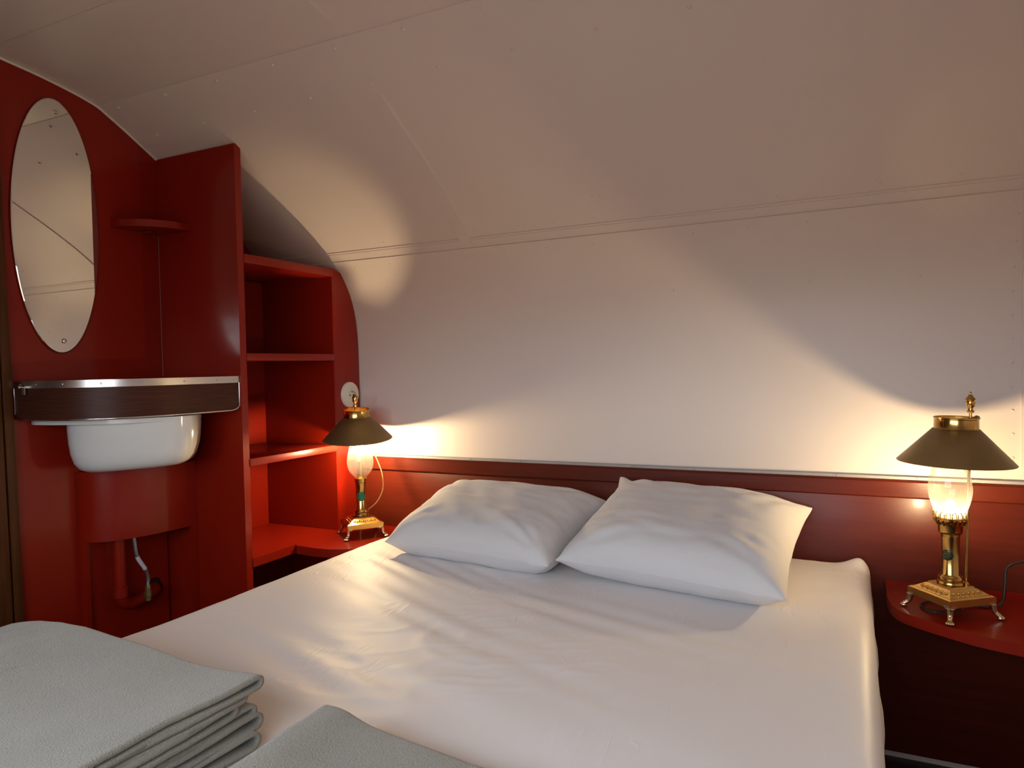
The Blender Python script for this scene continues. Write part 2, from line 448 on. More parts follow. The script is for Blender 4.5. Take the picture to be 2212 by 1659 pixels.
# ------------------------------------------------------------------ headboard
hb = tag(empty('headboard', (-.3, 1.98, 0)), 'dark red-brown wooden headboard panel with top moulding behind the pillows along the back wall', 'headboard')
def keep(o, p):
    """parent without moving"""
    o.parent = p; o.matrix_parent_inverse = (Matrix.Translation(p.location) @ p.rotation_euler.to_matrix().to_4x4()).inverted(); return o
HX0, HX1 = X1+.001, XR-.005
keep(box('panel', (HX0, HX1, 1.984, 1.999, 0.02, .668), M_MAROON), hb)
bm = bmesh.new(); bm_prism(bm, [(HX0, 1.999, .664), (HX0, 1.978, .664), (HX0, 1.974, .668), (HX0, 1.974, .704), (HX0, 1.978, .709), (HX0, 1.999, .709)], (HX1-HX0, 0, 0))
keep(link_mesh('moulding', bm, M_MAROON, None, False), hb)
bm = bmesh.new(); bm_box(bm, HX0, HX1, 1.984, 1.9995, .7095, .7165)
for k in range(9): bm_dome(bm, (-1.3+k*.18, 1.984, .7130), (0, -1, 0), .0025, .0015)
keep(link_mesh('metal_strip', bm, M_STRIP, None, False), hb)

# -------------------------------------------------------------- shelving unit
su = tag(empty('shelving_unit', (X1, YP, 0)), 'tall red open shelving unit built against the curved wall beside the left lamp', 'shelves')
ZT, ZM, ZL, ZB = 1.352, 1.066, .760, .470      # tops of the four boards
# tall end panel, top follows the roof
tp = 1.667
pts = [(X0+.001, YP, 0), (X1, YP, 0), (X1, YP, zroof(YP)-.004), (X0+.001, YP, zroof(YP)-.004)]
keep(prism('side_panel', pts, (0, .023, 0), M_RED, bev=.0015), su)
YI = 1.868                                     # inner face of the right-hand upright
for nm, zt, th, x0 in (('top_board', ZT, .026, X0+.002), ('shelf', ZM, .022, X0+.012), ('shelf', ZL, .022, X0+.012)):
    keep(box(nm, (x0, X1+.002, YP+.0235, YI+.004, zt-th, zt), M_RED, bev=.0015), su)
keep(box('back_panel', (X0+.001, X0+.011, YP+.0235, YI, .02, ZT-.027), M_RED, bev=0), su)
keep(box('inner_upright', (X0+.0115, X1-.0005, YI+.0005, YI+.019, ZB+.001, ZT-.001), M_RED, bev=0), su)
# face board beside the curved wall
ys = []
edge = [(y, z) for y, z in SIDE if ZB < z < ZT+.01 ]
edge = [(min(y-.003, 1.9998), z) for y, z in edge]
pts = [(X1-.018, YI+.0045, ZB-.03), (X1-.018, YI+.0045, ZT)] + [(X1-.018, y, z) for y, z in edge if z < ZT and y > YI+.01] + [(X1-.018, 1.983, .7), (X1-.018, 1.983, ZB-.03)]
q = []
for p in pts:
    if p[2] <= .72 and p[1] > 1.984: continue
    q.append(p)
keep(prism('face_board', q, (.018, 0, 0), M_RED, bev=0, smooth=False), su)
# bottom board runs on as a rounded night shelf for the lamp
out = [(X0+.012, YP+.0235), (X1+.002, YP+.0235), (X1+.002, 1.665)]
arc = [(-1.560, 1.655), (-1.52, 1.652), (-1.475, 1.650), (-1.43, 1.655), (-1.385, 1.672), (-1.35, 1.70), (-1.325, 1.745), (-1.315, 1.80), (-1.312, 1.88), (-1.312, 1.983)]
out += arc + [(X0+.012, 1.983)]
keep(prism('night_shelf', [(x, y, ZB-.026) for x, y in out], (0, 0, .026), M_RED, bev=.0015, angle=25), su)

keep(box('lower_panel', (X0+.012, X1-.001, 1.984, 1.998, .02, ZB-.03), M_RED, bev=0), su)

# -------------------------------------------------------------- wall socket on the face board
ws = tag(empty('wall_socket', (X1, 1.944, .926)), 'round white wall socket on the red face board above the left lamp', 'socket')
R90 = Matrix.Rotation(PI/2, 4, 'Y')
def lathe_x(name, prof, m, parent, n=40):
    bm = bmesh.new(); bm_lathe(bm, prof, n); bmesh.ops.transform(bm, matrix=R90, verts=bm.verts)
    o = link_mesh(name, bm, m, None, True, 40); o.parent = parent; return o
lathe_x('cover_plate', [(.0445, 0), (.0445, .004), (.042, .008), (.033, .010), (.031, .0085), (.028, .0085), (.026, .010), (.0225, .010)], M_PLASTIC, ws)
bm = bmesh.new(); bm_lathe(bm, [(.0215, .0095), (.0205, .011), (.0195, .0112), (.0185, .009), (.018, .0035)], 40); bmesh.ops.transform(bm, matrix=R90, verts=bm.verts)
o = link_mesh('socket_insert', bm, M_PLASTIC, None, True, 40); o.parent = ws
for dy in (-.008, .008):
    bm = bmesh.new(); bm_lathe(bm, [(.0026, .0095), (.0026, .0112)], 14, (0, 0, 0)); bmesh.ops.transform(bm, matrix=Matrix.Translation((0, dy, -.002)) @ R90, verts=bm.verts)
    h = link_mesh('pin_hole_shade', bm, M_DARK); h.parent = o  # dark plug painted as the shade inside a pin hole
bm = bmesh.new(); bm_lathe(bm, [(.0024, .009), (.0024, .017), (.001, .019)], 14); bmesh.ops.transform(bm, matrix=Matrix.Translation((0, .0, .010)) @ R90, verts=bm.verts)
h = link_mesh('earth_pin', bm, M_BRASS, None, True); h.parent = o

# ---------------------------------------------------------------- oval mirror
mr = tag(empty('wall_mirror', (X0+.003, 1.160, 1.407)), 'frameless oval wall mirror on the red wall above the washbasin counter', 'mirror')
bm = bmesh.new()
def oval(a, b, x, n=96): return [bm.verts.new((x, a*math.cos(2*PI*i/n), b*math.sin(2*PI*i/n))) for i in range(n)]
r0, r1, r2 = oval(.1135, .335, 0), oval(.1135, .335, .003), oval(.1115, .333, .0042)
for A, B in ((r0, r1), (r1, r2)):
    for i in range(96): bm.faces.new((A[i], A[(i+1) % 96], B[(i+1) % 96], B[i]))
bm.faces.new(r2); bm.faces.new(list(reversed(r0)))
o = link_mesh('mirror_glass', bm, M_MIRROR); o.parent = mr
for dz in (.302, -.302):
    bm = bmesh.new(); bm_lathe(bm, [(.0065, .004), (.0065, .0055), (.005, .0075), (.0022, .008), (.0018, .0068)], 20); bmesh.ops.transform(bm, matrix=Matrix.Translation((0, .006, dz)) @ R90, verts=bm.verts)
    o = link_mesh('screw', bm, M_CHROME, None, True); o.parent = mr

# --------------------------------------------------------- small corner shelf
pts = [(X0+.001, YP-.001)] + [(X0+.001+.137*math.sin(a), YP-.001-.150*math.cos(a)) for a in [PI/2*i/24 for i in range(25)]]
cs = tag(empty('corner_shelf', (X0, YP, 1.435)), 'small red quarter-round corner shelf between the mirror and the tall panel', 'shelf')
keep(prism('board', [(x, y, 1.432) for x, y in pts], (0, 0, .020), M_RED, bev=.002), cs)
bm = bmesh.new(); bm_box(bm, X0+.02, X0+.055, YP-.075, YP-.062, 1.424, 1.4315, .001)
keep(link_mesh('bracket', bm, M_BRASS), cs)

# -------------------------------------------------------------- washbasin counter
def sup(t, rx, ry, n): return (rx*abs(math.cos(t))**(2/n), ry*abs(math.sin(t))**(2/n))
def corner_curve(rx, ry, n, k=64, off=0.0):
    pts = []
    for i in range(k+1):
        t = PI/2*(1-i/k)
        t = PI/2-(PI/2)*(i/k)
        x, y = sup(t, rx+off, ry+off, n); pts.append((X0+x, YP-y))
    # resample evenly
    L = [0]
    for a, b in zip(pts, pts[1:]): L.append(L[-1]+math.dist(a, b))
    out = []; j = 0
    for i in range(k+1):
        s = L[-1]*i/k
        while j < k-1 and L[j+1] < s: j += 1
        u = (s-L[j])/max(L[j+1]-L[j], 1e-9)
        out.append((pts[j][0]+(pts[j+1][0]-pts[j][0])*u, pts[j][1]+(pts[j+1][1]-pts[j][1])*u))
    return out
CT = 1.000                                      # counter top height
sk = tag(empty('washstand_counter', (X0, YP, .90)), 'curved dark wood corner counter with aluminium edging under the oval mirror', 'counter')
cur = corner_curve(.317, .425, 3.0)
inn = corner_curve(.317, .425, 3.0, off=-.016)
cen = (X0+.001, YP-.001)
def band(name, a, b, z0, z1, m, bev=0):
    pts = [(x, y, z0) for x, y in a]+[(x, y, z0) for x, y in reversed(b)]
    bm = bmesh.new(); bm_prism(bm, pts, (0, 0, z1-z0))
    return keep(link_mesh(name, bm, m, None, True, 30), sk)
# clip to wall planes
def clipc(c): return [(max(x, X0+.001), min(y, YP-.001)) for x, y in c]
cur, inn = clipc(cur), clipc(inn)
band('fascia', cur, inn, .904, .984, M_FASCIA)
prism_pts = [(cen[0], cen[1], .984)]+[(x, y, .984) for x, y in cur]
bm = bmesh.new(); bm_prism(bm, prism_pts, (0, 0, .014)); keep(link_mesh('worktop', bm, M_FASCIA, None, True, 30), sk)
cur2 = clipc(corner_curve(.317, .425, 3.0, off=.0025)); 
bm = bmesh.new()
pts = [(x, y, .982) for x, y in cur2]+[(x, y, .982) for x, y in reversed(cur)]
bm_prism(bm, pts, (0, 0, .0185))
for i in (3, 9, 17, 26, 36, 46, 56, 62):
    (x, y), (xa, ya) = cur2[i], cur2[min(i+1, 64)]
    d = Vector((xa-x, ya-y, 0)).normalized(); bm_dome(bm, (x, y, .991), (-d.y*-1, -d.x, 0), .0028, .0018)
keep(link_mesh('metal_edge', bm, M_ALU, None, True, 30), sk)
# chrome bead round the fascia
bead = []
off = clipc(corner_curve(.317, .425, 3.0, off=.001))
zb = .904
for i, (x, y) in enumerate(off):
    e = min(i, 64-i); z = zb+ (.012*(1-min(e, 3)/3.0)**2)
    bead.append((x, y, z))
bead = [(off[0][0], off[0][1], .982)]+bead+[(off[-1][0], off[-1][1], .982)]
keep(tube('chrome_bead', bead, .0022, M_CHROME, n=8), sk)
# little hook on the metal edge
hx, hy = cur2[5]
bm = bmesh.new(); bm_lathe(bm, [(.006, 0), (.006, .004), (.003, .006), (.003, .012), (.0055, .014), (.004, .018)], 16)
bmesh.ops.transform(bm, matrix=Matrix.Translation((hx, hy, .985)) @ Matrix.Rotation(PI/2, 4, 'X'), verts=bm.verts)
hk = link_mesh('hook', bm, M_CHROME, None, True); keep(hk, sk)
bm = bmesh.new(); bm_box(bm, hx-.006, hx+.006, hy-.005, hy-.002, .966, .984, .001); keep(link_mesh('hook_plate', bm, M_CHROME), sk)

# basin: bowl hanging through the counter
wb = tag(empty('wash_basin', (-1.742, 1.262, .765)), 'white ceramic washbasin bowl hanging below the curved wooden counter', 'basin')
ang = math.atan2(.66, .75)
def ring(cx, cy, a, b, n, z, k=72):
    pts = []
    for i in range(k):
        t = 2*PI*i/k; c, s = math.cos(t), math.sin(t)
        u = a*math.copysign(abs(c)**(2/n), c); v = b*math.copysign(abs(s)**(2/n), s)
        pts.append((cx+u*math.cos(ang)-v*math.sin(ang), cy+u*math.sin(ang)+v*math.cos(ang), z))
    return pts
A, B = .158, .112
secs = [(1.0, .899), (.997, .87), (.985, .84), (.962, .813), (.92, .790), (.86, .774), (.76, .764), (.5, .760), (.15, .759)]
bm = bmesh.new(); prev = None
for s, z in secs:
    r = [bm.verts.new(p) for p in ring(-1.742, 1.262, A*s if s > .9 else A*.93-(.93-s)*A, B*s if s > .9 else max(.01, B*.93-(.93-s)*A), 3.0, z)]
    if prev:
        for i in range(72): bm.faces.new((prev[i], prev[(i+1) % 72], r[(i+1) % 72], r[i]))
    prev = r
bm.faces.new(prev)
for v in bm.verts:
    e_ = ((v.co.x+1.742)*math.cos(ang)+(v.co.y-1.262)*math.sin(ang))/A
    v.co.z += .007*e_*min(1, max(0, (.899-v.co.z)/.06))
keep(link_mesh('bowl', bm, M_CERAMIC, None, True, 60), wb)
fl = [(v.x, v.y) for v in smooth_path([(X0+.004, 1.078, 0), (-1.85, 1.072, 0), (-1.75, 1.095, 0), (-1.66, 1.150, 0), (-1.612, 1.225, 0), (-1.602, 1.30, 0), (-1.64, 1.385, 0), (-1.74, 1.43, 0), (X0+.004, 1.44, 0)], 6)]
bm = bmesh.new(); bm_prism(bm, [(max(x, X0+.004), y, .8885) for x, y in fl], (0, 0, .011))
es = [e for e in bm.edges if e.calc_face_angle(0) > .6]
bmesh.ops.bevel(bm, geom=es, offset=.003, segments=2, affect='EDGES')
keep(link_mesh('flange', bm, M_CERAMIC, None, True, 40), wb)

# lower cabinet: curved front with a cut-out
wc = tag(empty('curved_cabinet', (X0, YP, 0)), 'red curved cabinet with an open cut-out below the white washbasin', 'cabinet')
cc = clipc(corner_curve(.130, .278, 2.5)); ci = clipc(corner_curve(.130, .278, 2.5, off=-.012))
ZC = .560; ZTOP = .750
def seg_prism(bm, i0, i1, z0, z1):
    bm_prism(bm, [(x, y, z0) for x, y in cc[i0:i1+1]]+[(x, y, z0) for x, y in reversed(ci[i0:i1+1])], (0, 0, z1-z0))
bm = bmesh.new()
seg_prism(bm, 0, 64, ZC, ZTOP); seg_prism(bm, 0, 5, .003, ZC); seg_prism(bm, 60, 64, .003, ZC)
bmesh.ops.remove_doubles(bm, verts=bm.verts, dist=1e-5)
keep(link_mesh('curved_front', bm, M_RED, None, True, 30), wc)
# back board with a round pipe hole
bm = bmesh.new()
hy, hz, hr = 1.405, .372, .030
y0, y1, z0, z1 = 1.20, YP-.013, .003, .75
n = 40; xs = X0+.010
for xx in (xs, X0+.001):
    pass
def hole_board(xf, xb):
    rect = []
    for i in range(n):
        t = 2*PI*i/n; c, s = math.cos(t), math.sin(t)
        ty = ((y1-hy) if c > 0 else (y0-hy))/c if abs(c) > 1e-6 else 1e9
        tz = ((z1-hz) if s > 0 else (z0-hz))/s if abs(s) > 1e-6 else 1e9
        k = min(ty, tz); rect.append((hy+c*k, hz+s*k))
    f = [[bm.verts.new((x, hy+hr*math.cos(2*PI*i/n), hz+hr*math.sin(2*PI*i/n))) for i in range(n)] for x in (xf, xb)]
    r = [[bm.verts.new((x, *rect[i])) for i in range(n)] for x in (xf, xb)]
    for i in range(n):
        j = (i+1) % n
        bm.faces.new((f[0][i], f[0][j], r[0][j], r[0][i])); bm.faces.new((f[0][j], f[0][i], f[1][i], f[1][j]))
        bm.faces.new((r[0][i], r[0][j], r[1][j], r[1][i])); bm.faces.new((f[1][j], f[1][i], r[1][i], r[1][j]))
hole_board(xs, X0+.001)
keep(link_mesh('back_board', bm, M_RED), wc)
bm = bmesh.new(); bm_lathe(bm, [(.029, .0012), (.029, .0025)], 30); bmesh.ops.transform(bm, matrix=Matrix.Translation((X0, hy, hz)) @ R90, verts=bm.verts)
keep(link_mesh('pipe_hole_shade', bm, M_DARK), wc)  # black disc stands in for the shade behind the hole

dp = smooth_path([(-1.842, 1.268, .748), (-1.842, 1.268, .60), (-1.842, 1.268, .44), (-1.845, 1.272, .385), (-1.852, 1.30, .362), (-1.860, 1.345, .362), (-1.870, 1.390, .369), (-1.882, 1.4045, .3715), (-1.8905, 1.4055, .372)], 6)
t = tag(empty('drain_pipe', (-1.842, 1.268, .36)), 'red painted drain pipe with an elbow inside the cabinet cut-out', 'pipe')
keep(tube('pipe', dp, .0165, M_RED, n=20), t)
bm = bmesh.new(); bm_lathe(bm, [(.0165, 0), (.0195, .002), (.0195, .030), (.0165, .032)], 24, (-1.842, 1.268, .39)); keep(link_mesh('coupling', bm, M_RED, None, True), t)

wh = tag(empty('water_hose', (-1.835, 1.34, .36)), 'braided grey metal water hose hanging inside the cabinet cut-out', 'hose')
hp = smooth_path([(x*.985, y*.985, CZ+(z-CZ)*.985) for x, y, z in [(-1.838, 1.306, .60), (-1.836, 1.312, .525), (-1.835, 1.318, .490), (-1.835, 1.340, .452), (-1.835, 1.348, .425), (-1.835, 1.347, .405)]], 8)
M_HOSE = mat('braided_steel', (.42, .44, .46), .35, .9, var=.5, vscale=400)
keep(tube('braided_hose', hp, .0052, M_HOSE, n=12), wh)
keep(tube('paper_label', hp[15:25], .0059, M_TAGP, n=12), wh)
bm = bmesh.new(); bm_lathe(bm, [(.0055, .040), (.0075, .036), (.0085, .030), (.0085, .020), (.011, .018), (.011, .006), (.008, .004), (.008, -.006), (.005, -.008)], 6, (-1.8075, 1.327, .375))
keep(link_mesh('hex_fitting', bm, M_OLDBRASS), wh)

# ------------------------------------------------------------------- bed
BX0, BX1, BY0, BY1, BZ = -1.300, .034, .02, 1.955, .500
bed = tag(empty('double_bed', (-.63, 1.0, 0)), 'double bed under the white fitted sheet with its head against the maroon panel', 'bed')
keep(box('bed_base', (BX0+.03, BX1-.035, BY0+.03, BY1-.01, 0.002, .24), M_BASE), bed)
keep(box('mattress', (BX0+.02, BX1-.022, BY0+.02, BY1-.015, .242, BZ-.022), M_MATT, bev=.015), bed)

def gauss(x, y, cx, cy, sx, sy, rot=0.0):
    c, s = math.cos(rot), math.sin(rot); dx, dy = x-cx, y-cy
    u, v = dx*c+dy*s, -dx*s+dy*c
    return math.exp(-(u/sx)**2-(v/sy)**2)
def sheet_z(x, y):
    v = Vector((x*1.7, y*2.2, 3.1))
    h = .006*noise.noise(v)+.0028*noise.noise(Vector((x*5+y*2, y*7, 1.3)))
    # soft folds
    w1 = gauss(x, y, -.75, 1.20, .33, .06, -.45); h += .0028*w1*math.sin((x*.4+y)*70)
    w2 = gauss(x, y, -.95, 1.50, .22, .10, -.2);  h += .002*w2*math.sin((x*.55+y)*105)
    w3 = gauss(x, y, -.85, .95, .30, .10, -.3);   h += .0022*w3*math.sin((x*.35+y)*60)
    w4 = gauss(x, y, -.45, 1.32, .30, .10, -.15); h += .0018*w4*math.sin((x*.3+y)*80)
    h -= .012*gauss(x, y, -.85, 1.1, .30, .22)
    h += .018*gauss(x, y, .012, 1.93, .030, .035)          # bunched corner at the head
    h += .004*gauss(x, y, -.02, 1.5, .03, .5)              # mattress rim
    r = noise.noise(Vector((x*9-y*14, y*9+x*6, 7.7)))
    h += .0022*max(0, 1-abs(r)*5)*max(0, noise.noise(Vector((x*2.3, y*2.3, 9)))+.1)
    return h
def edge_path(a, b, n, drop, rad, nd):
    """positions along a mattress width with rounded shoulders and hanging sides: (coord, dz)"""
    out = [(a-.004, -drop+(drop-rad)*i/nd) for i in range(nd)]
    for i in range(6):
        t = PI/2*i/6; out.append((a+rad-rad*math.cos(t)-.004*(1-i/6), -rad+rad*math.sin(t)))
    for i in range(n+1): out.append((a+rad+(b-a-2*rad)*i/n, 0))
    for i in range(1, 7):
        t = PI/2*i/6; out.append((b-rad+rad*math.sin(t), -rad+rad*math.cos(t)))
    out += [(b+.004*math.sin(i*.9), -rad-(drop-rad)*(i+1)/nd) for i in range(nd)]
    return out
PXs = edge_path(BX0, BX1, 190, .30, .028, 12); PYs = edge_path(BY0, BY1, 260, .30, .028, 12)
bm = bmesh.new(); G = []
for x, dx in PXs:
    row = []
    for y, dy in PYs:
        dz = -(dx*dx+dy*dy)**.5
        if dz < -.30: dz = -.30
        f = 1 if dz > -.001 else max(0, 1+dz*20)
        xx, yy = x, y
        if dx < -.03:        # hanging side ripples
            s = -1 if x < -.6 else 1
            xx += s*(.004*math.sin(y*21)+.003*noise.noise(Vector((y*9, dx*6, 2))))*min(1, -dx*8)
        row.append((xx, yy, BZ+dz+sheet_z(x, y)*f))
    G.append(row)
bm_grid(bm, G)
sh = link_mesh('fitted_sheet', bm, M_SHEET, None, True, 180)
tag(sh, 'white cotton fitted sheet stretched over the bed mattress with soft creases', 'sheet')

# -------------------------------------------------------------------- pillows
def pillow(name, FL, FR, BR, BL, T, seed, label, curl=0.0):
    n = 70; FL, FR, BR, BL = map(Vector, (FL, FR, BR, BL))
    nrm = ((FR-FL).cross(BL-FL)).normalized()
    cen = (FL+FR+BR+BL)/4
    bm = bmesh.new()
    def surf(sgn):
        P = []
        for i in range(n+1):
            row = []
            for j in range(n+1):
                u, v = -1+2*i/n, -1+2*j/n
                # edges pull in between the corners
                pu = u*(1-.055*(1-v*v)); pv = v*(1-.055*(1-u*u))
                a, b = (pu+1)/2, (pv+1)/2
                base = FL*(1-a)*(1-b)+FR*a*(1-b)+BR*a*b+BL*(1-a)*b
                t = max(0, (1-abs(u)**5)*(1-abs(v)**5))**.56
                t *= 1-.10*(u*u+v*v)
                d = T*t
                q = Vector((u*1.4+seed, v*1.4, sgn*2+seed))
                d += T*.10*noise.noise(q)*t
                edge = min(1, (1-max(abs(u), abs(v)))*5)
                fold = noise.noise(Vector((u*2.2+seed*3, v*2.2, 4)))
                # gathers that radiate from the corners
                for cu, cv in ((-1, -1), (1, -1), (1, 1), (-1, 1)):
                    rr = math.hypot(u-cu, v-cv); th = math.atan2(v-cv, u-cu)
                    d += .0050*math.sin(th*15+seed)*math.exp(-((rr-.45)/.30)**2)*t*(.5+fold)
                d += .0045*noise.noise(Vector((u*3.5+v*2+seed, v*6, 8)))*t
                if max(abs(u), abs(v)) > .985: d = .0012
                off = .006*noise.noise(Vector((u*5, v*5, seed)))*max(abs(u), abs(v))**6
                p = base+nrm*(sgn*d+off)
                p += Vector((-.05, 0, 1))*curl*math.exp(-((u+1)**2+(v-1)**2)/.022)
                p += Vector((.5, 0, .7))*curl*.35*math.exp(-((u-1)**2+(v-1)**2)/.02)
                if sgn < 0: p.z = max(p.z, BZ+.0015+sheet_z(p.x, p.y))
                row.append(p)
            P.append(row)
        return P
    top, bot = surf(1), surf(-1)
    for i in range(n+1):
        for j in range(n+1):
            if top[i][j].z < bot[i][j].z+.001: top[i][j].z = bot[i][j].z+.001
    V1 = bm_grid(bm, top); V2 = bm_grid(bm, bot)
    for i in range(n):
        for a, b, c, d in ((V1[i][0], V1[i+1][0], V2[i+1][0], V2[i][0]), (V1[i][n], V1[i+1][n], V2[i+1][n], V2[i][n]),
                           (V1[0][i], V1[0][i+1], V2[0][i+1], V2[0][i]), (V1[n][i], V1[n][i+1], V2[n][i+1], V2[n][i])):
            bm.faces.new((a, b, c, d))
    o = link_mesh(name, bm, M_PILLOW, None, True, 60)
    tag(o, label, 'pillow', 'white pillows at the head of the bed')
    return o
pillow('pillow', (-1.165, 1.575, .535), (-.645, 1.50, .540), (-.615, 1.905, .615), (-1.150, 1.90, .625), .083, 1.3,
       'plump white pillow at the head of the bed, the one nearer the red shelving unit')
pillow('pillow', (-.645, 1.545, .545), (-.120, 1.455, .540), (-.100, 1.90, .632), (-.592, 1.91, .662), .083, 5.1,
       'white pillow with a pointed upper corner, the one nearer the rounded red bedside table', curl=.031)

# ------------------------------------------------------------- folded blankets
def blanket(name, x0, x1, yb, length, layers, zoff, hump, label, seed, lean=0.0, wob=1.0):
    """serpentine fold seen on the side, swept along x"""
    prof = []
    z = 0.0; n = len(layers)
    # build from the bottom to the top: each (end offset, gap)
    zs = [0]
    for k, (eo, gap) in enumerate(layers): zs.append(zs[-1]+gap)
    far = -length
    for k in range(n):
        za, zb2 = zs[k], zs[k+1]; eo = layers[k][0]
        # lower run towards the fold, a round nose, upper run back
        m = 34
        lo = [(far+(eo-far)*i/m, za) for i in range(m+1)]
        r = (zb2-za)/2
        nose = [(eo+1.3*r*math.sin(PI*i/10), za+r-r*math.cos(PI*i/10)) for i in range(1, 10)]
        hi = [(eo+(far-eo)*i/m, zb2) for i in range(m+1)]
        prof.append(lo+nose+hi)
    P = []
    nx = 110
    o = []
    bm = bmesh.new()
    total = zs[-1]
    for k, pr in enumerate(prof):
        rows = []
        for i in range(nx+1):
            x = x0+(x1-x0)*i/nx
            row = []
            for s, zz in pr:
                f = zz/total
                y = yb+s
                xx = x+(.010*noise.noise(Vector((s*6, k*1.7+seed, 1)))+ .012*noise.noise(Vector((k*3.3, seed, 5))))*(1 if i > nx/2 else -.3)
                # pinch runs together away from the nose
                q = min(1, max(0, (layers[k][0]-s)/.10)); mid = (zs[k]+zs[k+1])/2
                zz2 = zz+(mid-zz)*q*(1-.0078/max(zs[k+1]-zs[k], .0079))*.55
                base = BZ+.006+sheet_z(min(max(x, BX0+.03), BX1-.03), y)
                if x < BX0+.004: base -= (BX0+.004-x)*.75
                hgt = zz2*(1+lean*(x-x0)/(x1-x0))
                zf = base+hgt+hump(x, s)*f+.005*wob*noise.noise(Vector((x*7, s*7+k*.3, seed+k*.4)))*(.1+f)
                row.append((xx, y+.006*noise.noise(Vector((x*5, k*2.1, seed))), zf))
            rows.append(row)
        bm_grid(bm, rows)
    o = link_mesh(name, bm, M_FLEECE, None, True, 180)
    sm = o.modifiers.new('thickness', 'SOLIDIFY'); sm.thickness = .0062; sm.offset = 0
    tag(o, label, 'blanket', 'folded fleece blankets at the foot of the bed')
    return o
def hump1(x, s):
    h = 0.0
    for px, pz in ((-1.36, -.062), (-1.272, -.028), (-1.219, -.002), (-1.168, .009), (-1.108, .010), (-1.041, .005), (-.966, .000), (-.885, -.004), (-.79, -.004), (-.72, 0)): pass
    xs = [-1.36, -1.272, -1.219, -1.168, -1.108, -1.041, -.966, -.885, -.79, -.72]
    hs = [-.030, -.010, .003, .011, .011, .005, .000, -.004, -.004, 0]
    if x <= xs[0]: h = hs[0]
    else:
        h = hs[-1]
        for a, b, p, q in zip(xs, xs[1:], hs, hs[1:]):
            if a <= x <= b: h = p+(q-p)*(x-a)/(b-a); break
    return h+.010*math.exp(-((s+.12)/.07)**2)*math.exp(-((x+1.2)/.14)**2)
blanket('folded_blanket', -1.37, -.730, .692, .46,
        [(-.012, .020), (.004, .019), (-.004, .014), (-.040, .014), (-.022, .010), (.002, .0135)], 0, hump1,
        'grey-beige folded fleece blanket at the bed foot nearest the washstand, thick layered folds showing', 2.2)
def hump2(x, s): return -.030*min(1, max(0, (x+.643)/.22))+.006*math.exp(-((x+.62)/.03)**2)
blanket('folded_blanket', -.643, -.02, .722, .46,
        [(-.02, .015), (-.010, .014), (-.015, .012), (0, .012)], 0, hump2,
        'grey-beige folded fleece blanket at the bed foot, only its peaked corner and top in view', 6.4, wob=.6)

# ------------------------------------------------------------ bedside table (right)
TZ = .455
bt = tag(empty('bedside_table', (.5, 1.98, 0)), 'red rounded bedside table board under the right brass lamp', 'table')
pts = [(.068, 1.983), (.068, 1.90), (.068, 1.835), (.077, 1.775), (.100, 1.735), (.148, 1.697), (.196, 1.665), (.224, 1.650), (.271, 1.634), (.35, 1.612), (.45, 1.60), (.58, 1.60)]
sp = [(v.x, v.y) for v in smooth_path([(x, y, 0) for x, y in pts], 6)] + [(XR-.01, 1.60), (XR-.01, 1.983)]
keep(prism('board', [(x, y, TZ-.024) for x, y in sp], (0, 0, .024), M_RED, bev=.002, angle=25), bt)
keep(box('bracket', (.55, .575, 1.64, 1.982, .002, TZ-.0245), M_MAROON), bt)

